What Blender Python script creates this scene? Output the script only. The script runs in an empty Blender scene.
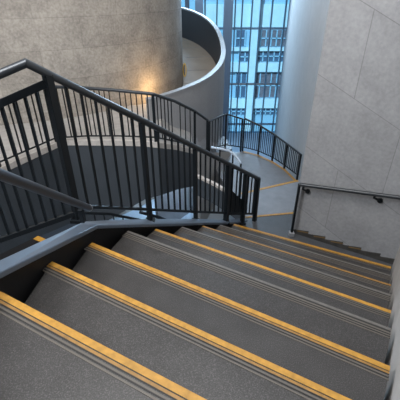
import bpy, math, random
from mathutils import Vector, Matrix
random.seed(4)
D = bpy.data; SC = bpy.context.scene; COL = SC.collection
S = 1.25; Z0 = 6.9                       # drawing units to metres, eye level above the lowest floor
def W(p): return Vector((p[0]*S, p[1]*S, p[2]*S + Z0))

# ------------------------------------------------------------------ camera, world, light
cam = D.objects.new('camera', D.cameras.new('camera')); COL.objects.link(cam)
PITCH = math.radians(31); FPX = 350.0
cam.location = W((0, 0, 0)); cam.rotation_euler = (math.pi/2 - PITCH, 0, 0)
cam.data.sensor_width = 36; cam.data.lens = 36*FPX/400; cam.data.clip_start = .02; cam.data.clip_end = 500
SC.camera = cam
wd = D.worlds.new('sky'); SC.world = wd; wd.use_nodes = True
nt = wd.node_tree; bg = nt.nodes['Background']
tc = nt.nodes.new('ShaderNodeTexCoord'); sp = nt.nodes.new('ShaderNodeSeparateXYZ')
rp = nt.nodes.new('ShaderNodeValToRGB'); mr = nt.nodes.new('ShaderNodeMapRange')
nt.links.new(tc.outputs['Generated'], sp.inputs[0]); nt.links.new(sp.outputs['Y'], mr.inputs[0])
mr.inputs[1].default_value = -1; mr.inputs[2].default_value = 1
nt.links.new(mr.outputs[0], rp.inputs[0]); nt.links.new(rp.outputs[0], bg.inputs[0])
rp.color_ramp.elements[0].position = .35; rp.color_ramp.elements[0].color = (.34, .32, .31, 1)
rp.color_ramp.elements[1].position = .85; rp.color_ramp.elements[1].color = (.30, .58, 1.0, 1)
bg.inputs[1].default_value = .55
def area(name, loc, target, size, power, color):
    l = D.lights.new(name, 'AREA'); l.energy = power; l.size = size; l.color = color
    o = D.objects.new(name, l); COL.objects.link(o); o.location = W(loc)
    o.rotation_euler = (W(target) - W(loc)).to_track_quat('-Z', 'Y').to_euler(); return o
area('window_daylight', (.5, 13.9, 1.0), (.2, 5, -2.8), 3.2, 620, (.52, .76, 1.0))
area('ceiling_light', (-.3, 1.6, 2.9), (-.3, 1.9, -1.5), 3.2, 125, (.93, .96, 1.0))
area('drum_fill', (-.7, 1.9, 2.8), (-1.6, 6.4, -.9), 2.2, 190, (1.0, .93, .84))  # added fill, no real fitting: brightens the drum and parapet
area('right_wall_fill', (-3.6, .6, 2.2), (1.9, 3.0, -1.0), 1.8, 270, (.93, .96, 1.0))  # unseen fill from the left, added to lift the right-hand walls
area('ramp_fill', (.1, 8.2, 3.0), (-.3, 7.9, -1.0), 1.2, 60, (1.0, .92, .82))  # extra fill with no lamp behind it, brightens the ramp floor
area('lower_floor_fill', (-.5, 5.45, -2.45), (-.4, 5.75, -3.7), .7, 60, (.55, .76, 1.0))  # invented cool fill hidden under the gallery, lights the lower floor
sun = D.objects.new('sun', D.lights.new('sun', 'SUN')); COL.objects.link(sun); sun.data.energy = 4.3; sun.data.angle = .03; sun.data.color = (.93, .97, 1.0)
sun.rotation_euler = Vector((.35, .75, -.6)).to_track_quat('-Z', 'Y').to_euler()
SC.view_settings.view_transform = 'Standard'; SC.view_settings.look = 'None'
SC.view_settings.gamma = 1; SC.view_settings.use_curve_mapping = False
SC.view_settings.exposure = 0.22

# ------------------------------------------------------------------ helpers
def ray(px, py):
    X = (px-200)/FPX; U = (200-py)/FPX; c, s = math.cos(PITCH), math.sin(PITCH)
    return (X, c + s*U, -s + c*U)
def onz(px, py, z):
    r = ray(px, py); k = z/r[2]; return (r[0]*k, r[1]*k, z)
def atd(px, py, d):
    r = ray(px, py); return (r[0]*d, r[1]*d, r[2]*d)
def proj(p):
    c, s = math.cos(PITCH), math.sin(PITCH)
    d = c*p[1]-s*p[2]; u = s*p[1]+c*p[2]; return (200+FPX*p[0]/d, 200-FPX*u/d)
def zon(xy, line):
    """height at which the plumb line over xy meets the sight line of a sloping rail"""
    lo, hi = -6.0, 1.5
    def g(z):
        x, y = proj((xy[0], xy[1], z))
        for (a, b) in zip(line, line[1:]):
            if x <= b[0] or b is line[-1]: break
        return y - (a[1]+(b[1]-a[1])*(x-a[0])/(b[0]-a[0]))
    for _ in range(50):
        m = (lo+hi)/2
        if g(m) > 0: lo = m
        else: hi = m
    return lo
def lerp(a, b, t): return tuple(a[i]+(b[i]-a[i])*t for i in range(len(a)))
def add(a, b): return tuple(a[i]+b[i] for i in range(3))

def tag(o, label=None, cat=None, group=None, kind=None):
    if label: o['label'] = label
    if cat: o['category'] = cat
    if group: o['group'] = group
    if kind: o['kind'] = kind
    return o
def empty(name, p, label, cat, group=None):
    o = D.objects.new(name, None); COL.objects.link(o); o.location = W(p); o.empty_display_size = .1
    return tag(o, label, cat, group)
def rootloc(o):
    while o.parent: o = o.parent
    return o.location
class MB:
    def __init__(s): s.v = []; s.f = []; s.smooth = False
    def prism(s, poly, dz):
        """poly: list of 3D points (top face), extruded down by dz (number or list)"""
        n = len(poly); b = len(s.v); dzs = dz if isinstance(dz, (list, tuple)) else [dz]*n
        s.v += [tuple(p) for p in poly] + [(p[0], p[1], p[2]-d) for p, d in zip(poly, dzs)]
        s.f.append(list(range(b, b+n))); s.f.append([b+n+i for i in reversed(range(n))])
        for i in range(n): j = (i+1) % n; s.f.append([b+i, b+n+i, b+n+j, b+j])
        return s
    def bar(s, a, b, w, h, up=(0, 0, 1)):
        a = Vector(a); b = Vector(b); d = (b-a).normalized(); up = Vector(up)
        if abs(d.dot(up)) > .98: up = Vector((0, 1, 0))
        x = d.cross(up).normalized()*w/2; y = x.cross(d).normalized()*h/2; k = len(s.v)
        for p in (a, b):
            for q in (-x-y, x-y, x+y, -x+y): s.v.append(tuple(p+q))
        s.f += [[k, k+1, k+2, k+3], [k+7, k+6, k+5, k+4]]+[[k+i, k+4+i, k+4+(i+1) % 4, k+(i+1) % 4] for i in range(4)]
        return s
    def tube(s, pts, r, n=14, cap=True):
        pts = [Vector(p) for p in pts]; k = len(s.v); s.smooth = True
        for i, p in enumerate(pts):
            d = Vector((0, 0, 0))
            if i: d += (p-pts[i-1]).normalized()
            if i < len(pts)-1: d += (pts[i+1]-p).normalized()
            d.normalize(); up = Vector((0, 0, 1)) if abs(d.z) < .95 else Vector((0, 1, 0))
            x = d.cross(up).normalized(); y = x.cross(d).normalized()
            for j in range(n):
                a = 2*math.pi*j/n; s.v.append(tuple(p+(x*math.cos(a)+y*math.sin(a))*r))
        for i in range(len(pts)-1):
            for j in range(n): q = (j+1) % n; s.f.append([k+i*n+j, k+i*n+q, k+(i+1)*n+q, k+(i+1)*n+j])
        if cap: s.f.append([k+j for j in reversed(range(n))]); s.f.append([k+(len(pts)-1)*n+j for j in range(n)])
        return s
    def ribbon(s, rows, closed=True):
        """rows: list of equal-length cross-sections"""
        k = len(s.v); n = len(rows[0])
        for r in rows: s.v += [tuple(p) for p in r]
        for i in range(len(rows)-1):
            for j in range(n if closed else n-1):
                q = (j+1) % n; s.f.append([k+i*n+j, k+(i+1)*n+j, k+(i+1)*n+q, k+i*n+q])
        if closed:
            s.f.append([k+j for j in range(n)]); s.f.append([k+(len(rows)-1)*n+j for j in reversed(range(n))])
        return s
    def ball(s, c, r, n=12):
        k = len(s.v); m = n//2; s.smooth = True
        for i in range(m+1):
            t = math.pi*i/m
            for j in range(n):
                a = 2*math.pi*j/n
                s.v.append((c[0]+r*math.sin(t)*math.cos(a), c[1]+r*math.sin(t)*math.sin(a), c[2]+r*math.cos(t)))
        for i in range(m):
            for j in range(n): q = (j+1) % n; s.f.append([k+i*n+j, k+i*n+q, k+(i+1)*n+q, k+(i+1)*n+j])
        return s
    def build(s, name, mat, parent=None, bevel=0):
        me = D.meshes.new(name); off = rootloc(parent) if parent else Vector((0, 0, 0))
        me.from_pydata([tuple(W(p)-off) for p in s.v], [], s.f); me.validate()
        import bmesh
        bm = bmesh.new(); bm.from_mesh(me); bmesh.ops.remove_doubles(bm, verts=bm.verts, dist=1e-6)
        bmesh.ops.recalc_face_normals(bm, faces=bm.faces)
        bm.to_mesh(me); bm.free()
        me.materials.append(mat); o = D.objects.new(name, me); COL.objects.link(o); o.parent = parent
        if s.smooth:
            me.polygons.foreach_set('use_smooth', [True]*len(me.polygons)); me.set_sharp_from_angle(angle=math.radians(35))
        if bevel:
            b = o.modifiers.new('bevel', 'BEVEL'); b.width = bevel; b.segments = 2; b.limit_method = 'ANGLE'
        return o
def struct(o): o['kind'] = 'structure'; return o

# ------------------------------------------------------------------ materials
def new_mat(name):
    m = D.materials.new(name); m.use_nodes = True; t = m.node_tree; return m, t, t.nodes['Principled BSDF']
def nd(t, k, **kw):
    n = t.nodes.new(k)
    for a, v in kw.items(): setattr(n, a, v)
    return n
def plain(name, c, rough=.5, metal=0, spec=.5, noise=0, scale=20):
    m, t, b = new_mat(name); b.inputs['Roughness'].default_value = rough; b.inputs['Metallic'].default_value = metal
    b.inputs['Specular IOR Level'].default_value = spec; b.inputs['Base Color'].default_value = (*c, 1)
    if noise:
        n = nd(t, 'ShaderNodeTexNoise'); n.inputs['Scale'].default_value = scale; n.inputs['Detail'].default_value = 8
        co = nd(t, 'ShaderNodeTexCoord'); t.links.new(co.outputs['Object'], n.inputs[0])
        r = nd(t, 'ShaderNodeValToRGB'); t.links.new(n.outputs[0], r.inputs[0]); t.links.new(r.outputs[0], b.inputs['Base Color'])
        r.color_ramp.elements[0].position = .3; r.color_ramp.elements[1].position = .7
        r.color_ramp.elements[0].color = (*[x*(1-noise) for x in c], 1); r.color_ramp.elements[1].color = (*[x*(1+noise) for x in c], 1)
    return m
def concrete(name, c1, c2, mapping, bw, bh, rot=0, shear=0, seam=.62, rough=.75, contrast=.16, msize=.004):
    """concrete cast in panels: mapping = (ux, uy, uz) the horizontal axis of the wall, or 'drum' for angle about a centre"""
    m, t, b = new_mat(name); L = t.links
    geo = nd(t, 'ShaderNodeNewGeometry'); sep = nd(t, 'ShaderNodeSeparateXYZ'); L.new(geo.outputs['Position'], sep.inputs[0])
    def M(op, a, bb=None):
        n = nd(t, 'ShaderNodeMath', operation=op)
        for i, v in enumerate((a, bb)):
            if v is None: continue
            if isinstance(v, (int, float)): n.inputs[i].default_value = v
            else: L.new(v, n.inputs[i])
        return n.outputs[0]
    if mapping[0] == 'drum':
        _, cx, cy, R = mapping
        u = M('MULTIPLY', M('ARCTAN2', M('SUBTRACT', sep.outputs[1], cy), M('SUBTRACT', sep.outputs[0], cx)), R)
    else:
        u = M('ADD', M('MULTIPLY', sep.outputs[0], mapping[0]), M('MULTIPLY', sep.outputs[1], mapping[1]))
    cb = nd(t, 'ShaderNodeCombineXYZ'); L.new(u, cb.inputs[0]); L.new(M('ADD', sep.outputs[2], M('MULTIPLY', u, shear)), cb.inputs[1])
    mp = nd(t, 'ShaderNodeMapping'); mp.inputs['Rotation'].default_value = (0, 0, rot); L.new(cb.outputs[0], mp.inputs[0])
    br = nd(t, 'ShaderNodeTexBrick'); L.new(mp.outputs[0], br.inputs['Vector'])
    br.inputs['Scale'].default_value = 1; br.inputs['Brick Width'].default_value = bw; br.inputs['Row Height'].default_value = bh
    br.inputs['Mortar Size'].default_value = msize; br.inputs['Mortar Smooth'].default_value = .2
    br.inputs['Color1'].default_value = (*c1, 1); br.inputs['Color2'].default_value = (*c2, 1)
    br.inputs['Mortar'].default_value = (*[x*seam for x in c1], 1)
    n1 = nd(t, 'ShaderNodeTexNoise'); n1.inputs['Scale'].default_value = 2.2; n1.inputs['Detail'].default_value = 10; n1.inputs['Roughness'].default_value = .7
    L.new(mp.outputs[0], n1.inputs[0])
    n2 = nd(t, 'ShaderNodeTexNoise'); n2.inputs['Scale'].default_value = 26; n2.inputs['Detail'].default_value = 6
    L.new(geo.outputs['Position'], n2.inputs[0])
    s1 = M('ADD', M('MULTIPLY', n1.outputs[0], contrast*3.2), M('MULTIPLY', n2.outputs[0], contrast*2.2))
    fac = M('ADD', M('SUBTRACT', s1, contrast*2.7), 1.0)
    mx = nd(t, 'ShaderNodeVectorMath', operation='SCALE'); L.new(br.outputs['Color'], mx.inputs[0]); L.new(fac, mx.inputs['Scale'])
    L.new(mx.outputs[0], b.inputs['Base Color']); b.inputs['Roughness'].default_value = rough
    b.inputs['Specular IOR Level'].default_value = .3
    bp = nd(t, 'ShaderNodeBump'); bp.inputs['Strength'].default_value = .25; bp.inputs['Distance'].default_value = .01
    L.new(s1, bp.inputs['Height']); L.new(bp.outputs[0], b.inputs['Normal'])
    return m
def terrazzo(name, c, rough=.38, spec=.5, speck=.5):
    m, t, b = new_mat(name); L = t.links
    geo = nd(t, 'ShaderNodeNewGeometry')
    v = nd(t, 'ShaderNodeTexNoise'); v.inputs['Scale'].default_value = 190; v.inputs['Detail'].default_value = 3
    n = nd(t, 'ShaderNodeTexNoise'); n.inputs['Scale'].default_value = 9; n.inputs['Detail'].default_value = 8
    L.new(geo.outputs['Position'], v.inputs[0]); L.new(geo.outputs['Position'], n.inputs[0])
    r = nd(t, 'ShaderNodeValToRGB'); L.new(v.outputs[0], r.inputs[0])
    e = r.color_ramp.elements; e[0].position = .38; e[0].color = (*[x*(1-speck*.5) for x in c], 1); e[1].position = .72; e[1].color = (*[min(1, x*(1+speck*1.6)) for x in c], 1)
    k = e.new(.55); k.color = (*c, 1)
    mrn = nd(t, 'ShaderNodeMapRange'); L.new(n.outputs[0], mrn.inputs[0]); mrn.inputs[3].default_value = .72; mrn.inputs[4].default_value = 1.28
    mx = nd(t, 'ShaderNodeVectorMath', operation='SCALE'); L.new(r.outputs[0], mx.inputs[0]); L.new(mrn.outputs[0], mx.inputs['Scale'])
    L.new(mx.outputs[0], b.inputs['Base Color'])
    mr2 = nd(t, 'ShaderNodeMapRange'); L.new(n.outputs[0], mr2.inputs[0]); mr2.inputs[3].default_value = rough-.08; mr2.inputs[4].default_value = rough+.12
    L.new(mr2.outputs[0], b.inputs['Roughness']); b.inputs['Specular IOR Level'].default_value = spec
    return m
FC = (-3.61, 8.04); RD = 3.23; RP = 4.14                # the drum, its radius, and the radius of the parapet round it
M_drum = concrete('drum_concrete', (.39, .36, .325), (.315, .29, .26), ('drum', FC[0]*S, FC[1]*S, RD*S), 1.5, .5, contrast=.42, msize=.006, seam=.72)
M_par = concrete('parapet_concrete', (.34, .345, .36), (.32, .325, .34), ('drum', FC[0]*S, FC[1]*S, RP*S), 3, 9, contrast=.1)
M_lip = plain('parapet_coping', (.31, .32, .34), .5, noise=.1)
M_wall = concrete('panel_concrete', (.335, .34, .355), (.30, .305, .318), (.857, -.515), 1.15, .92, shear=.5, contrast=.2, msize=.005, seam=.66)
M_far = concrete('far_wall_concrete', (.46, .44, .42), (.43, .41, .395), (.16, .987), 2.4, 3.4, contrast=.1)
M_side = plain('side_wall_plaster', (.44, .42, .40), .7, noise=.1, scale=4)
M_tread = terrazzo('stair_terrazzo', (.048, .045, .044), speck=.7)
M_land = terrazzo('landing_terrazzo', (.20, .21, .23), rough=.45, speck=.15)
M_mid = terrazzo('dark_grey_terrazzo', (.075, .08, .088), rough=.42, speck=.3)  # darker grey mix for the first landing tread
M_yel = plain('yellow_nosing', (.44, .225, .032), .5, noise=.22, scale=30)
M_gry = plain('worn_grey_nosing', (.13, .12, .11), .45, noise=.15, scale=30)
M_grv = plain('nosing_groove', (.022, .021, .02), .6)
M_yl2 = plain('worn_yellow_rib', (.30, .16, .04), .5, noise=.2, scale=30)
M_grl = plain('nosing_groove_strip', (.115, .10, .085), .5)
M_blk = plain('black_powder_coat', (.007, .010, .013), .45, spec=.35)
M_rail = plain('dark_satin_handrail', (.035, .04, .046), .36, metal=.15)
M_rail2 = plain('brushed_grey_handrail', (.07, .077, .09), .34, metal=.4)
M_curb = plain('painted_steel_coping', (.12, .155, .205), .32, metal=.15, noise=.06, scale=6)
M_str = plain('dark_stringer', (.009, .009, .010), .5, spec=.3)
M_fas = plain('slate_fascia', (.052, .062, .074), .6, noise=.06, scale=3)
M_edge = plain('pale_kerb', (.50, .47, .44), .6, noise=.1)
M_plat = plain('gallery_floor_stone', (.42, .40, .38), .5, noise=.12, scale=8)
M_ramp = plain('ramp_floor_timber', (.36, .315, .265), .5, noise=.08, scale=3)
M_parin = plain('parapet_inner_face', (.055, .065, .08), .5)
M_low = plain('lower_floor', (.36, .43, .50), .3, noise=.05, scale=1)
M_mul = plain('blue_grey_mullion', (.16, .27, .38), .4, metal=.1)
M_pier = plain('grey_pier', (.17, .21, .27), .5, noise=.05)

# ------------------------------------------------------------------ setting: floors and walls
struct(MB().prism([(-9, -4, 3.3), (7, -4, 3.3), (7, 15.4, 3.3), (-9, 15.4, 3.3)], .3).build('ceiling', plain('ceiling_paint', (.55, .55, .55), .8)))
struct(MB().prism([(-9.3, -4.2, 3.3), (-9, -4.2, 3.3), (-9, 15.4, 3.3), (-9.3, 15.4, 3.3)], 8.8).build('wall_outer', plain('outer_wall_paint', (.40, .39, .38), .8)))
struct(MB().prism([(-9, -4.2, 3.3), (7, -4.2, 3.3), (7, -4, 3.3), (-9, -4, 3.3)], 8.8).build('wall_rear', plain('rear_wall_paint', (.40, .39, .38), .8)))
struct(MB().prism([(-9, -2, -5.5), (6, -2, -5.5), (6, 15.2, -5.5), (-9, 15.2, -5.5)], .2).build('floor', M_low))
struct(MB().prism([(-6, 1.0, -3.7), (.75, 1.0, -3.7), (.75, 7.6, -3.7), (-6, 7.6, -3.7)], .2).build('floor_lower', M_low))
# drum wall
mb = MB(); mb.smooth = True; N = 120
rows = []
for i in range(N+1):
    a = 2*math.pi*i/N
    rows.append([(FC[0]+RD*math.cos(a), FC[1]+RD*math.sin(a), z) for z in (-5.5, 3.0)])
mb.ribbon(rows, closed=False); struct(mb.build('wall_left', M_drum))
# right hand walls
C0 = (1.125, 3.485); C1 = (2.14, 2.867)
def wallprism(pts, z0, z1, name, mat):
    return struct(MB().prism([(x, y, z1) for x, y in pts], z1-z0).build(name, mat))
wallprism([C0, C1, (2.5, 3.6), (1.75, 5.2), (1.28, 3.75)], -5.5, 3.0, 'wall_right', M_wall)
wallprism([(2.10, 2.909), (.26, 0), (-.37, -1.0), (-.1, -1.2), (.6, 0), (2.4, 2.85)], -5.5, 3.0, 'wall_near', M_side)
DW = (1.79, 5.57); WW = (3.34, 15.0)
mb = MB(); mb.smooth = True; rows = []
for i in range(15):
    t = i/14; x = DW[0]+(WW[0]-DW[0])*t; y = DW[1]+(WW[1]-DW[1])*t; k = math.sin(math.pi*t)*.05
    rows.append([(x-k, y, -5.5), (x-k, y, 3), (x-k+.3, y, 3), (x-k+.3, y, -5.5)])
mb.ribbon([[(1.62, 5.0, -5.5), (1.62, 5.0, 3), (1.95, 5.0, 3), (1.95, 5.0, -5.5)]]+rows); struct(mb.build('wall_back', M_far))

# ------------------------------------------------------------------ main flight
NL = {1: ((0, 292), (205, 400)), 2: ((52, 262), (348, 399)), 3: ((92, 243), (390, 367)), 4: ((128, 231), (391, 329)),
      5: ((156, 229), (391, 311)), 6: ((182, 227), (391, 295)), 7: ((203, 226), (391, 285)), 8: ((220, 225), (391, 275.5)), 9: ((234, 224), (391, 267))}
Z1 = -1.02; RIS = .17
A = {}; B = {}
for k, (a, b) in NL.items():
    z = Z1-RIS*(k-1); A[k] = onz(*a, z); B[k] = onz(*b, z)
# the first two nosings leave the frame before they reach the wall: carry them on to it
def extend(a, b):
    w0 = Vector((.66, .68)); wd_ = Vector((1.248, 1.973)).normalized(); a2 = Vector(a[:2]); d = (Vector(b[:2])-a2)
    den = d.x*wd_.y-d.y*wd_.x; t = ((w0-a2).x*wd_.y-(w0-a2).y*wd_.x)/den; p = a2+d*t; return (p.x, p.y, a[2])
for k in (1, 2): B[k] = extend(A[k], B[k])
step = (-.10, -.33)
for k in (0, -1, -2):
    z = Z1-RIS*(k-1); A[k] = (A[k+1][0]-.03, A[k+1][1]-.36, z); B[k] = extend((*A[k][:2], z), (A[k][0]+.88, A[k][1]-.48, z))
stair = empty('staircase', (A[5][0], A[5][1], -2.55), 'wide dark speckled stair flight with yellow edged steps descending beside grey concrete wall', 'staircase')
def off_in(k, d):                                        # nosing line k moved d back into the tread
    a = Vector(A[k]); b = Vector(B[k]); n = Vector((0, 0, 1)).cross(b-a).normalized()
    if n.y > 0: n = -n
    return a+n*d, b+n*d
for k in range(-1, 10):
    z = A[k][2]
    poly = [A[k], B[k], (*B[k-1][:2], z), (*A[k-1][:2], z)]
    # keep a little more under the step above
    poly[2] = add(poly[2], (-.02, -.03, 0)); poly[3] = add(poly[3], (0, -.03, 0))
    tr = MB().prism(poly, RIS+.02).build('tread', M_tread, stair)
    ye = k in (-1, 0, 1, 2, 3, 5, 9)
    def strip(d0, d1, name, mat, h=.003):
        a0, b0 = off_in(k, d0); a1, b1 = off_in(k, d1); up = Vector((0, 0, h))
        return MB().prism([tuple(a0+up), tuple(b0+up), tuple(b1+up), tuple(a1+up)], .004 if d0 >= 0 else .012).build(name, mat, tr)
    o = strip(-.002, .023 if ye else .016, 'nosing_strip', M_yel if ye else (M_yl2 if k == 7 else M_gry))
    if k in NL: o['label'] = 'yellow anti-slip nosing' if ye else ('faded yellow nosing' if k == 7 else 'worn grey nosing')
    strip(.023 if ye else .016, .027, 'groove', M_grv, .0015)
    strip(.027, .037, 'ribbed_strip', M_yl2 if ye and k in (1, 2, 3, 9) else M_grl, .002)
    strip(.037, .041, 'groove', M_grv, .0015)
    strip(.046, .053, 'ribbed_strip', M_grl, .002)
    strip(.053, .057, 'groove', M_grv, .0015)
    strip(.062, .069, 'ribbed_strip', M_grl, .002)
# side kerb of the flight with its dark inner face
KI = [(-.90, .10, -.55), (-.80, 1.04, -.965), (-.655, 1.83, -1.285), (-.53, 2.1, -1.47), (-.36, 2.36, -1.646), (-.17, 2.63, -1.83),
      (.03, 2.89, -2.0), (.22, 3.15, -2.18), (.40, 3.41, -2.352), (.60, 3.66, -2.50)]
KO = []
for i, p in enumerate(KI):
    a = Vector(KI[max(0, i-1)][:2]); b = Vector(KI[min(len(KI)-1, i+1)][:2]); d = (b-a).normalized(); n = Vector((-d.y, d.x))
    w = (.09, .09, .13, .12, .12, .12, .11, .10, .08, .07)[i]
    KO.append((p[0]+n.x*w, p[1]+n.y*w, p[2]+.003))
KO[0] = (-.99, .12, -.55); KO[1] = (-.845, 1.10, -.96); KO[2] = (-.752, 1.87, -1.285)
rows = [[a, b, add(b, (0, 0, -.03)), add(a, (0, 0, -.03))] for a, b in zip(KI, KO)]
MB().ribbon(rows).build('coping', M_curb, stair, bevel=.006)['label'] = 'pale blue-grey coping along open side'
KS = [lerp(a, b, .35) for a, b in zip(KI, KO)]
rows = [[add(a, (0, 0, -.03)), add(b, (0, 0, -.03)), add(b, (0, 0, -.42)), add(a, (0, 0, -.42))] for a, b in zip(KS, KO)]
MB().ribbon(rows).build('stringer', M_str, stair)

# ------------------------------------------------------------------ landing and turning steps
E_A = [onz(240, 217, -2.55), onz(296, 212, -2.55)]
E_B = [onz(240, 193, -2.72), onz(297, 180, -2.72)]
land = empty('landing', (1.0, 4.2, -2.9), 'blue-grey stair landing with two yellow edged turning steps below the flight', 'landing')
wl = [(1.2, 3.5), (1.32, 3.93)]
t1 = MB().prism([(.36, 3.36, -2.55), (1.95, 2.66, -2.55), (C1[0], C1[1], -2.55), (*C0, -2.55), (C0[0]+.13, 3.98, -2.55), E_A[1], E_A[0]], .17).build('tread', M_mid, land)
t2 = MB().prism([(.50, 3.62, -2.72), (1.45, 3.62, -2.72), (1.72, 5.17, -2.72), E_B[1], E_B[0], (.62, 4.4, -2.72)], .17).build('tread', M_land, land)
far_edge = [onz(297, 181, -2.89), onz(285, 169, -2.89), onz(273, 161.5, -2.89), onz(259, 155, -2.89), onz(244, 151, -2.89), onz(236, 152.5, -2.89), onz(227, 149, -2.89), onz(214, 152, -2.89)]
t3 = MB().prism([(.7, 4.5, -2.89), (1.72, 4.6, -2.89), (1.80, 5.4, -2.89)]+far_edge+[(.25, 6.2, -2.89), (.45, 5.2, -2.89)], .25).build('tread', M_land, land)
def edge_strip(p, q, w, par, z=.004):
    a = Vector(p); b = Vector(q); n = Vector((0, 0, 1)).cross(b-a).normalized()*w
    if n.y > 0: n = -n
    MB().prism([tuple(a+Vector((0, 0, z))), tuple(b+Vector((0, 0, z))), tuple(b+n+Vector((0, 0, z))), tuple(a+n+Vector((0, 0, z)))], .006).build('nosing_strip', M_yel, par)['label'] = 'yellow edge line'
edge_strip(E_A[0], E_A[1], .035, t1); edge_strip(E_B[0], E_B[1], .05, t2)
mb = MB(); rows = []
for p in far_edge[:5]:
    rows.append([add(p, (0, 0, .004)), add(p, (-.03, -.07, .004))])
mb.ribbon(rows, closed=False).build('border_strip', M_yel, t3)['label'] = 'curved yellow line along railing foot'

# stepped skirting at the foot of the right wall
mb = MB(); my = []
n = 6
for i in range(n):
    a = lerp(C0, C1, i/n); b = lerp(C0, C1, (i+1)/n); o = (-.515*.012, -.857*.012)
    h0 = -2.55+.045; h1 = -2.55+.085
    mb.prism([(a[0]+o[0], a[1]+o[1], h0), (b[0]+o[0], b[1]+o[1], h1 if i < 5 else h1), (b[0], b[1], h1), (a[0], a[1], h0)], [h0+2.55, h1+2.55, h1+2.55, h0+2.55])
    e = lerp(a, b, .35); my.append((e, b, h0+.01))
sk = struct(mb.build('baseboard_right', plain('dark_skirting', (.05, .048, .045), .6, noise=.3, scale=12)))
mb = MB()
for (e, b, h) in my[:4]:
    o = (-.515*.015, -.857*.015)
    mb.prism([(e[0]+o[0], e[1]+o[1], h), (b[0]+o[0], b[1]+o[1], h+.02), (b[0], b[1], h+.02), (e[0], e[1], h)], .014)
mb.build('paint_marks', plain('faded_yellow', (.17, .11, .045), .6), sk)

# ------------------------------------------------------------------ near railing
RP_ = [(-.797, 1.90), (-.418, 2.43), (-.045, 2.985), (.30, 3.34), (.52, 3.55), (.70, 3.73)]
TOP = [(27, 63.5), (140, 119.5), (258, 178.5)]; BOT = [(70, 206), (85, 206), (140, 209), (200, 212), (258, 214)]; FOOT = [(70, 219), (150, 221), (197, 221), (258, 223)]
rail = empty('stair_railing', (*RP_[0], -1.28), 'black baluster railing with round handrail on open side of near flight', 'railing')
def P3(xy, line): return (xy[0], xy[1], zon(xy, line))
corner_dir = Vector((RP_[1][0]-RP_[0][0], RP_[1][1]-RP_[0][1]))
# where the handrail turns, beyond the corner post
best = min((i/400 for i in range(-200, 400)), key=lambda t: abs(proj((*[RP_[0][j]-corner_dir[j]*t for j in (0, 1)], zon([RP_[0][j]-corner_dir[j]*t for j in (0, 1)], TOP)))[0]-26))
cxy = (RP_[0][0]-corner_dir[0]*best, RP_[0][1]-corner_dir[1]*best)
hc = (*cxy, zon(cxy, TOP)); he = P3(RP_[-1], TOP)
endL = Vector(hc)
def onplane_y(px, py, y):
    r = ray(px, py); k = y/r[1]; return (r[0]*k, y, r[2]*k)
# handrail: level part to the left, bend, then down with the flight
hL = onplane_y(-30, 87, cxy[1]-.02)
hp = [P3(p, TOP) for p in RP_[1:-1]]
bend = [lerp(hc, hL, .03), lerp(hc, hp[0], .012)]
MB().tube([hL, hc]+hp+[lerp(hp[-1], he, 1.02)], .0235).build('handrail', M_rail, rail)
MB().ball(lerp(hp[-1], he, 1.02), .026).build('end_cap', M_rail, rail)
MB().tube([add(P3(p, BOT), (0, 0, 0)) for p in RP_], .013, 8).build('bottom_rail', M_blk, rail)
def post(xy, w, parent, name='post', t=TOP, f=FOOT, dz=.0, wy=None):
    z1 = zon(xy, t)-.01; z0 = zon(xy, f)-dz
    d = Vector((.58, .81, 0)).normalized()
    return MB().bar((xy[0], xy[1], z0), (xy[0], xy[1], z1), wy or w, w, up=tuple(d)).build(name, M_blk, parent, bevel=.002)
for i, (xy, w) in enumerate(zip(RP_, (.042, .034, .034, .05, .045, .045))):
    p = post(xy, w, rail)
    zf = zon(xy, FOOT); MB().prism([(xy[0]+a*.04, xy[1]+b*.04, zf+.012) for a, b in ((-1, -1), (1, -1), (1, 1), (-1, 1))], .02).build('foot_plate', M_blk, p)
def balusters(a, b, n, parent, top, bot, w=.013, mat=None):
    for i in range(n):
        xy = lerp(a, b, (i+1)/(n+1))
        MB().bar((*xy, zon(xy, bot)), (*xy, zon(xy, top)-.012), w, w, up=(.58, .81, 0)).build('baluster', mat or M_blk, parent)
for (a, b, n) in zip(RP_, RP_[1:], (6, 7, 6, 3, 3)): balusters(a, b, n, rail, TOP, BOT)
# solid dark panel low down near the foot of the flight
q = [(.315, 3.355), (.51, 3.54)]; PL = [(229, 188), (246, 203)]
zq = [zon(p, PL) for p in q]
MB().prism([(*q[0], zq[0]), (*q[1], zq[1]), (q[1][0]-.01, q[1][1]+.012, zq[1]), (q[0][0]-.01, q[0][1]+.012, zq[0])], [.36, .20, .20, .36]).build('infill_panel', M_blk, rail)

# left railing panel turning away from the corner post
lp = empty('side_railing', (-1.6, 1.9, -1.7), 'black railing panel sloping down to left of corner post', 'railing')
LT = [(0, 103), (50, 80)]; LB = [(0, 240), (78, 212)]
Y = 1.895
tl = onplane_y(-34, 118.6, Y); tr_ = onplane_y(46, 83.5, Y); bl = onplane_y(-34, 252.2, Y); br_ = onplane_y(76, 213, Y)
MB().bar(tl, tr_, .03, .042).build('top_rail', M_blk, lp, bevel=.003)
MB().bar(bl, br_, .03, .034).build('bottom_rail', M_blk, lp, bevel=.003)
for t in (.03, .17, .31, .45, .595, .735, .87):
    xt = tl[0]+(tr_[0]-tl[0])*t
    z1 = tl[2]+(tr_[2]-tl[2])*(xt-tl[0])/(tr_[0]-tl[0]); z0 = bl[2]+(br_[2]-bl[2])*(xt-bl[0])/(br_[0]-bl[0])
    MB().bar((xt, Y, z0), (xt, Y, z1), .014, .014).build('baluster', M_blk, lp)

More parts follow.
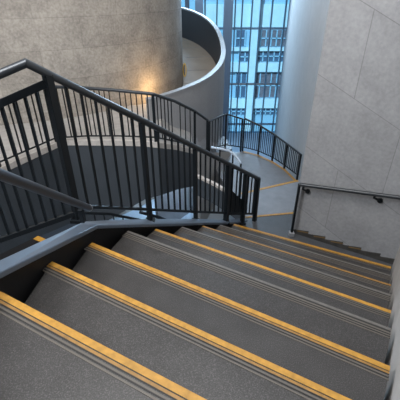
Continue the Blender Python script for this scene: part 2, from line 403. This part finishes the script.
# short lower handrail at the near kerb
hr = empty('kerb_handrail', (-.74, 1.78, -1.22), 'thick grey handrail with rounded end rising to left above near coping', 'handrail')
pe = onplane_y(89, 208, 1.80); ps = onplane_y(-25, 165, 1.02)
MB().tube([ps, pe], .0215, 18).build('rail', M_rail2, hr)
MB().ball(pe, .0225, 16).build('end_cap', M_lip, hr)
bp = onplane_y(80.5, 209, 1.78)
MB().bar((bp[0], 1.78, -1.225), (bp[0], 1.78, bp[2]), .028, .036).build('post', M_blk, hr, bevel=.003)

# ------------------------------------------------------------------ right wall handrail
wr = empty('wall_handrail', (1.1, 3.4, -2.55), 'dark handrail on brackets fixed to right concrete wall with end post', 'handrail')
def onwall(px, py, off=.07):
    n = Vector((-.515, -.857)); p0 = Vector(C0)+n*off; r = ray(px, py); k = (p0.dot(n))/(r[0]*n.x+r[1]*n.y); return (r[0]*k, r[1]*k, r[2]*k)
w1 = onwall(300, 184.5); w2 = onwall(414, 199.5)
MB().tube([w1, w2], .021).build('rail', M_rail, wr)
w0 = add(w1, (0, 0, 0)); MB().ball(w1, .024).build('end_cap', M_rail, wr)
pb = (w1[0]-.005, w1[1], -2.55)
MB().prism([(pb[0]+a*.03, pb[1]+b*.03, -2.50) for a, b in ((-1, -1), (1, -1), (1, 1), (-1, 1))], .05).build('base_block', M_lip, wr, bevel=.004)
MB().bar((pb[0], pb[1], -2.5), (pb[0], pb[1], w1[2]), .026, .026).build('post', M_blk, wr, bevel=.002)
for (px, py) in ((303.5, 186.5), (375, 195)):
    a = onwall(px, py); b = onwall(px+3, py+12, .005)
    m = lerp(a, b, .5); m = (m[0], m[1], a[2]-.06)
    br = MB().tube([a, (a[0], a[1], a[2]-.035), m, (b[0], b[1], a[2]-.075)], .012, 8).build('bracket', M_blk, wr)
    cc = (b[0], b[1], a[2]-.075)
    MB().tube([cc, (cc[0]-.515*.02, cc[1]-.857*.02, cc[2])], .026, 16).build('wall_plate', M_blk, br)

# ------------------------------------------------------------------ gallery opposite
ZP = -1.68
G = [(-2.6, 2.6, ZP), onz(0, 168, ZP), onz(57, 142.5, ZP), onz(66, 141, ZP), onz(110, 141, ZP), onz(140, 141.5, ZP), atd(158, 143, 4.45), atd(176, 145.5, 4.9), atd(194, 150, 5.4)]
GB = [1.9, 1.7, 1.5, 1.45, 1.1, .85, .75, .69, .62]
BK = [(-6.5, 3.4, ZP), (-5.5, 5.4, ZP), (-3.2, 5.3, ZP), (-2.9, 5.3, ZP), (-1.9, 5.5, ZP), (-1.2, 5.9, ZP), (-.6, 6.2, -1.70), (-.45, 5.85, -1.9), (-.2, 6.2, -2.10)]
gal = empty('gallery', (-1.2, 4.4, -2.8), 'curved gallery deck with deep slate fascia and pale kerb across stairwell', 'gallery')
MB().ribbon([[g, b, add(b, (0, 0, -.2)), add(g, (0, 0, -.2))] for g, b in zip(G, BK)]).build('deck', M_plat, gal)
def push(p, q, d):
    v = Vector((p[0]-q[0], p[1]-q[1], 0)).normalized()*d; return (p[0]+v.x, p[1]+v.y, p[2])
rows = []
for g, b, h in zip(G, BK, GB):
    o = push(g, b, .03); i = push(g, b, -.25)
    rows.append([add(o, (0, 0, -.05)), add(i, (0, 0, -.05)), add(i, (0, 0, -h)), add(o, (0, 0, -h))])
MB().ribbon(rows).build('fascia', M_fas, gal)['label'] = 'smooth slate blue fascia'
rows = []
for g, b in zip(G, BK):
    o = push(g, b, .04); i = push(g, b, -.05)
    rows.append([add(o, (0, 0, .02)), add(i, (0, 0, .02)), add(i, (0, 0, -.05)), add(o, (0, 0, -.05))])
MB().ribbon(rows).build('kerb', M_edge, gal)['label'] = 'pale stone kerb'

# return flight climbing from the landing to the gallery
fl = empty('return_flight', (.1, 5.4, -3.0), 'short flight climbing left from landing to opposite gallery', 'staircase')
E2 = [atd(194, 150, 5.4), atd(201, 152.5, 5.8), atd(208, 153, 6.2), atd(216, 150, 6.6), atd(226, 148, 7.0)]
for i in range(5):
    a = E2[i]; b = E2[min(i+1, 4)] if i < 4 else add(E2[4], (.15, .3, 0)); z = -2.2-.16*i
    MB().prism([(a[0], a[1], z), (b[0], b[1], z), (b[0]-.12, b[1]+.7, z), (a[0]-.35, a[1]+.8, z)], .16).build('tread', M_land, fl)
rows = []
for i, p in enumerate(E2):
    z = -2.2-.16*i+.03; rows.append([(p[0], p[1], z), (p[0]+.1, p[1]+.04, z), (p[0]+.1, p[1]+.04, -3.7), (p[0], p[1], -3.7)])
MB().ribbon(rows).build('side_wall', M_side, fl)['label'] = 'pale side wall under the steps'
K2 = [atd(196, 175.5, 4.85), atd(205, 179.5, 4.75), atd(215, 184.5, 4.65), atd(228, 192, 4.5), atd(242, 202, 4.3)]
lf = empty('lower_stringer', (.1, 4.6, -3.0), 'dark curved stringer with pale top seen through balusters beside bottom of near flight', 'stringer')
rows = [[p, add(p, (.02, .05, 0)), add(p, (.02, .05, -.035)), add(p, (0, 0, -.035))] for p in K2]
MB().ribbon(rows).build('kerb', M_edge, lf)['label'] = 'pale stone kerb'
rows = [[add(p, (-.01, -.01, -.035)), add(p, (.03, .1, -.035)), add(p, (.03, .1, -.3)), add(p, (-.01, -.01, -.3))] for p in K2]
MB().ribbon(rows).build('fascia', M_fas, lf)

# railing along the gallery, the return flight and round the landing
gr = empty('gallery_railing', (-.6, 4.3, ZP), 'long black baluster railing curving from gallery across stairwell to right wall', 'railing')
def seg(p, h): return (p, add(p, (0, 0, h)))
def topz(p, py):                      # height over p at which the rail shows at py
    return zon(p[:2], [(-100, py), (500, py)])
FT = [(onz(0, 168.5, ZP), 107), (onz(57, 143, ZP), 86.5), (onz(88, 141, ZP), 87.5), (onz(120, 141, ZP), 90), (atd(156, 142.5, 4.45), 94), (atd(176, 146, 4.9), 101), (atd(195, 151, 5.4), 111), (atd(207, 154, 5.8), 120)]
F2 = [(atd(209, 153, 6.25), 121.5), (atd(225, 148, 7.0), 114), (onz(240.5, 150, -2.89), 119)]
F3 = [(onz(242.5, 150, -2.89), 118.5), (onz(258, 154, -2.89), 126), (onz(272, 160.5, -2.89), 135), (onz(284, 168.5, -2.89), 144), (onz(297, 178.5, -2.89), 154.5)]
def fence(root, F, n, posts, w=.013, r=.018, lift=.07, pw=.034):
    T = [(p[0], p[1], topz(p, y)) for p, y in F]
    MB().tube(T, r, 10).build('handrail', M_rail, root)
    Bt = [add(p, (0, 0, lift)) for p, y in F]
    MB().tube(Bt, .011, 8).build('bottom_rail', M_blk, root)
    for i in posts:
        MB().bar(add(F[i][0], (0, 0, -.03)), T[i], pw, pw).build('post', M_blk, root)
    for i, k in enumerate(n):
        for j in range(k):
            t = (j+1)/(k+1); a = lerp(Bt[i], Bt[i+1], t); b = lerp(T[i], T[i+1], t)
            MB().bar(a, b, w, w).build('baluster', M_blk, root)
    return T
fence(gr, FT, (7, 5, 6, 6, 5, 3), (0, 1, 4, 6, 7), r=.02)
ga = onz(60, 143, ZP); 
fr = empty('landing_railing', (1.3, 6.2, -2.89), 'small black railing round far landing before tall window ending at right wall', 'railing')
fence(fr, F2, (5, 5), (0, 1, 2), r=.016)
fence(fr, F3, (7, 7, 7, 7), (0, 1, 2, 3, 4), r=.018, w=.012)
# curved pale handrail at the turn
ih = empty('curved_handrail', (.3, 4.6, -2.7), 'pale curved handrail showing above near railing at stair turn', 'handrail')
hpth = [atd(211, 147.5, 5.1), atd(220, 148.8, 5.1), atd(228, 150.5, 5.1), atd(233, 153.5, 5.1), atd(237.5, 158.5, 5.05), atd(241, 164, 4.95)]
MB().tube(hpth, .016, 10).build('rail', plain('pale_metal', (.50, .58, .68), .35, metal=.3), ih)
for i in (1, 3, 5):
    p = hpth[i]; MB().bar((p[0], p[1], p[2]-.62), p, .02, .02).build('post', M_blk, ih)

# ------------------------------------------------------------------ spiral parapet and ramp
LIP = [(-46, -1.36), (-42, -1.36), (-25, -1.32), (-12, -1.22), (2.5, -1.03), (14.4, -.74), (28, -.53), (40, -.42), (60, -.28), (80, -.15)]
def lipz(a):
    for (a0, z0), (a1, z1) in zip(LIP, LIP[1:]):
        if a <= a1: t = (a-a0)/(a1-a0); return z0+(z1-z0)*t
    return LIP[-1][1]
def lipzs(a): return sum(lipz(max(-46, min(80, a+d))) for d in (-5, -2.5, 0, 2.5, 5))/5
def cyl(R, a, z): a = math.radians(a); return (FC[0]+R*math.cos(a), FC[1]+R*math.sin(a), z)
spi = empty('spiral_ramp', (FC[0]+RP, FC[1], -5.5), 'spiral ramp with solid concrete parapet winding round pale drum', 'ramp')
AN = [-46+1.5*i for i in range(85)]
mb = MB(); mb.smooth = True
mb.ribbon([[cyl(RP, a, lipzs(a)-.01), cyl(RP, a, -5.5), cyl(RP-.06, a, -5.5), cyl(RP-.06, a, lipzs(a)-.01)] for a in AN]); mb.build('parapet', M_par, spi)
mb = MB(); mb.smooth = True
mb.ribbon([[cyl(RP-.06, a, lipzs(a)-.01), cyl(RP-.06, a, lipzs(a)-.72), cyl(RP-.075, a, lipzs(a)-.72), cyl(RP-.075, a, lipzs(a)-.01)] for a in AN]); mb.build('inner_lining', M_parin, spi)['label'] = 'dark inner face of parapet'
mb = MB(); mb.smooth = True
mb.ribbon([[cyl(RP+.008, a, lipzs(a)+.015), cyl(RP+.008, a, lipzs(a)-.02), cyl(RP-.085, a, lipzs(a)-.02), cyl(RP-.085, a, lipzs(a)+.015)] for a in AN]); mb.build('coping', M_lip, spi)['label'] = 'pale rounded coping'
mb = MB(); mb.smooth = True
AF = [a for a in AN if a > -20]
mb.ribbon([[cyl(RP-.07, a, lipzs(a)-.71), cyl(RD+.01, a, lipzs(a)-.71), cyl(RD+.01, a, lipzs(a)-.83), cyl(RP-.07, a, lipzs(a)-.83)] for a in AF]); mb.build('floor_slab', M_ramp, spi)
for a in (-10, -1, 8, 17, 26, 35, 44):
    z = lipzs(a)-.709
    MB().prism([cyl(RP-.08, a, z+.004), cyl(RD+.02, a, z+.004), cyl(RD+.02, a+.7, z+.004), cyl(RP-.08, a+.7, z+.004)], .008).build('joint_strip', M_lip, spi)
# yellow ringed sign on the drum side
p = cyl(RD+.02, -1, 0)
sg = atd(184.6, 70, 7.6); mb = MB()
rk = []
for i in range(24):
    a = 2*math.pi*i/24; c, s_ = math.cos(a), math.sin(a)
    rk.append([(sg[0]+.042*c, sg[1]-.02, sg[2]+.145*s_), (sg[0]+.042*c, sg[1]+.02, sg[2]+.145*s_), (sg[0]+.022*c, sg[1]+.02, sg[2]+.115*s_), (sg[0]+.022*c, sg[1]-.02, sg[2]+.115*s_)])
rk.append(rk[0]); k = MB(); k.ribbon(rk); k.f = k.f[:-2]
sr = empty('wall_hoop', (sg[0], sg[1], sg[2]-.145), 'yellow oval hoop with black centre beside drum on ramp', 'hoop')
k.build('ring', plain('yellow_ring', (.70, .48, .12), .5), sr)
MB().prism([(sg[0]-.022, sg[1]-.01, sg[2]+.11), (sg[0]+.0, sg[1]-.01, sg[2]+.11), (sg[0]+.0, sg[1]+.01, sg[2]+.11), (sg[0]-.022, sg[1]+.01, sg[2]+.11)], .22).build('backing', M_blk, sr)
# uplight at the foot of the drum
lx = (-.64, 6.10)
ul = empty('floor_uplight', (*lx, ZP), 'small warm uplight on gallery floor at foot of drum', 'light')
MB().tube([(*lx, ZP), (*lx, ZP+.06)], .05, 16).build('housing', M_blk, ul)
pl = D.lights.new('uplight_lamp', 'POINT'); pl.energy = 17; pl.color = (1.0, .62, .28); pl.shadow_soft_size = .05
po = D.objects.new('uplight_lamp', pl); COL.objects.link(po); po.location = W((*lx, ZP+.16))

# ------------------------------------------------------------------ lower level behind the kerb
lo = empty('lower_flight', (-1.3, 2.6, -3.6), 'dark lower stair flight glimpsed behind near coping with one yellow edge', 'staircase')
a = onz(38, 236, -2.3); b = onz(50, 242, -2.3)
MB().prism([a, (a[0]+1.2, a[1]-.65, -2.3), (a[0]+.9, a[1]-1.0, -2.3), (a[0]-.3, a[1]-.35, -2.3)], .17).build('tread', M_str, lo)
MB().prism([add(a, (0, 0, .004)), (a[0]+.25, a[1]-.135, -2.296), (a[0]+.22, a[1]-.19, -2.296), (a[0]-.03, a[1]-.055, -2.296)], .01).build('nosing_strip', M_yel, lo)
MB().prism([onz(36, 238, -2.46), onz(74, 222, -2.46), onz(90, 240, -2.46), onz(40, 255, -2.46)], .3).build('tread', plain('navy_tread', (.02, .03, .045), .5), lo)
lr = empty('lower_railing', (-.9, 3.2, -3.2), 'dark lower railing sloping below bottom rail of near railing', 'railing')
pts = [atd(84, 213, 3.9), atd(110, 214, 4.2), atd(135, 219, 4.5), atd(165, 226, 4.9)]
MB().tube(pts, .018, 8).build('handrail', M_blk, lr)
for i in range(9):
    t = i/8*2.99; j = int(t); q = lerp(pts[j], pts[j+1], t-j)
    MB().bar(add(q, (0, 0, -.6)), q, .014, .014).build('baluster', M_blk, lr)
pts2 = [atd(140, 212, 5.6), atd(158, 217, 5.8), atd(172, 223, 6)]
MB().tube(pts2, .03, 8).build('handrail', M_blk, lr)

# ------------------------------------------------------------------ window wall
YW = 15.0
def wx(px, py=70): r = ray(px, py); return r[0]/r[1]*YW
def wz(py): r = ray(250, py); return r[2]/r[1]*YW
win = struct(D.objects.new('window_1', None)); COL.objects.link(win); win.location = W((2.2, YW, -5.5))
X0, X1 = -1.6, 3.9
for px, w in ((232.5, .05), (239, .05), (248, .05), (256, .05), (266.5, .05), (279, .05)):
    x = wx(px); MB().bar((x, YW, -5.5), (x, YW, 3), w, .10, up=(0, 1, 0)).build('mullion', M_mul, win)
for px, w in ((205, .06), (217, .05)):
    x = wx(px, 10); MB().bar((x, YW, -5.5), (x, YW, 3), w, .10, up=(0, 1, 0)).build('mullion', M_mul, win)
for py in (28.5, 84, 124):
    MB().bar((X0, YW, wz(py)), (X1, YW, wz(py)), .08, .07).build('transom', plain('transom_paint', (.22, .33, .45), .4) if py != 84 else M_lip, win)
gm, gt, gb = new_mat('window_glass'); gt.nodes.remove(gb)
tr = nd(gt, 'ShaderNodeBsdfTransparent'); tr.inputs[0].default_value = (.60, .87, 1.0, 1)
gl = nd(gt, 'ShaderNodeBsdfGlossy'); gl.inputs['Roughness'].default_value = .05; mxs = nd(gt, 'ShaderNodeMixShader'); mxs.inputs[0].default_value = .06
gt.links.new(tr.outputs[0], mxs.inputs[1]); gt.links.new(gl.outputs[0], mxs.inputs[2]); gt.links.new(mxs.outputs[0], gt.nodes['Material Output'].inputs[0])
MB().prism([(X0, YW+.03, 3), (X1, YW+.03, 3), (X1, YW+.045, 3), (X0, YW+.045, 3)], 8.5).build('glass_panes', gm, win)
for name, p0, p1, y in (('pier', 222.5, 231, 14.2), ('pier', 195.5, 203, 14.4), ('pier', 186, 190, 14.6)):
    r0 = ray(p0, 60); r1 = ray(p1, 60); xa = r0[0]/r0[1]*y; xb = r1[0]/r1[1]*y
    pr = MB().prism([(xa, y, 3), (xb, y, 3), (xb, y+.3, 3), (xa, y+.3, 3)], 8.5).build(name, M_pier, None, bevel=.01)
    lab = {222.5: 'tall blue-grey pier between ramp parapet and large window', 195.5: 'grey brown pier behind top of ramp parapet, middle of three', 186: 'narrow grey pier beside top edge of drum'}[p0]
    tag(pr, lab, 'pier')

# ------------------------------------------------------------------ building across the street
YB = 48.0
def bx(px): r = ray(px, 70); return r[0]/r[1]*YB
def bz(py): r = ray(250, py); return r[2]/r[1]*YB
bld = empty('office_building', (bx(255), YB, bz(150)), 'pale office building with dark window bands seen through tall window', 'building')
M_bw = plain('white_cladding', (.80, .84, .88), .6, noise=.05, scale=1); M_bg = plain('dark_office_glass', (.10, .13, .20), .25)
M_bb = plain('blue_cladding', (.42, .58, .72), .5); M_br = plain('brown_brick', (.20, .14, .16), .7, noise=.3, scale=2)
MB().prism([(bx(150), YB, bz(-60)), (bx(330), YB, bz(-60)), (bx(330), YB+8, bz(-60)), (bx(150), YB+8, bz(-60))], bz(-60)-bz(190)).build('facade', M_bb, bld)
for (a, b, pr) in ((4, 27, .3), (47, 50.5, .5), (62, 71, .6), (98, 107, .6)):
    MB().prism([(bx(200), YB-pr, bz(a)), (bx(330), YB-pr, bz(a)), (bx(330), YB, bz(a)), (bx(200), YB, bz(a))], bz(a)-bz(b)).build('floor_band', M_bw, bld)
for (x0, x1, y0, y1, m) in ((234, 243, 30, 46, M_bg), (258, 283, 30, 46, M_br), (238, 250, 52, 61, M_bg), (256, 283, 51, 61, M_bg), (236, 247, 73, 97, M_bg), (255, 283, 73, 97, M_br), (233, 290, 108, 114, M_bg)):
    w = MB().prism([(bx(x0), YB-.12, bz(y0)), (bx(x1), YB-.12, bz(y0)), (bx(x1), YB, bz(y0)), (bx(x0), YB, bz(y0))], bz(y0)-bz(y1)).build('window', m, bld)
    nn = max(2, int((x1-x0)/5)); mb = MB()
    for i in range(nn+1):
        x = bx(x0+(x1-x0)*i/nn); mb.bar((x, YB-.2, bz(y0)), (x, YB-.2, bz(y1)), .14, .1, up=(0, 1, 0))
    zz = (bz(y0)+bz(y1))/2; mb.bar((bx(x0), YB-.2, zz), (bx(x1), YB-.2, zz), .1, .14)
    mb.build('glazing_bars', M_bb, w)
for px in (251.5,):
    MB().bar((bx(px), YB-.8, bz(180)), (bx(px), YB-.8, bz(-60)), 1.0, .6, up=(0, 1, 0)).build('column', M_bw, bld)
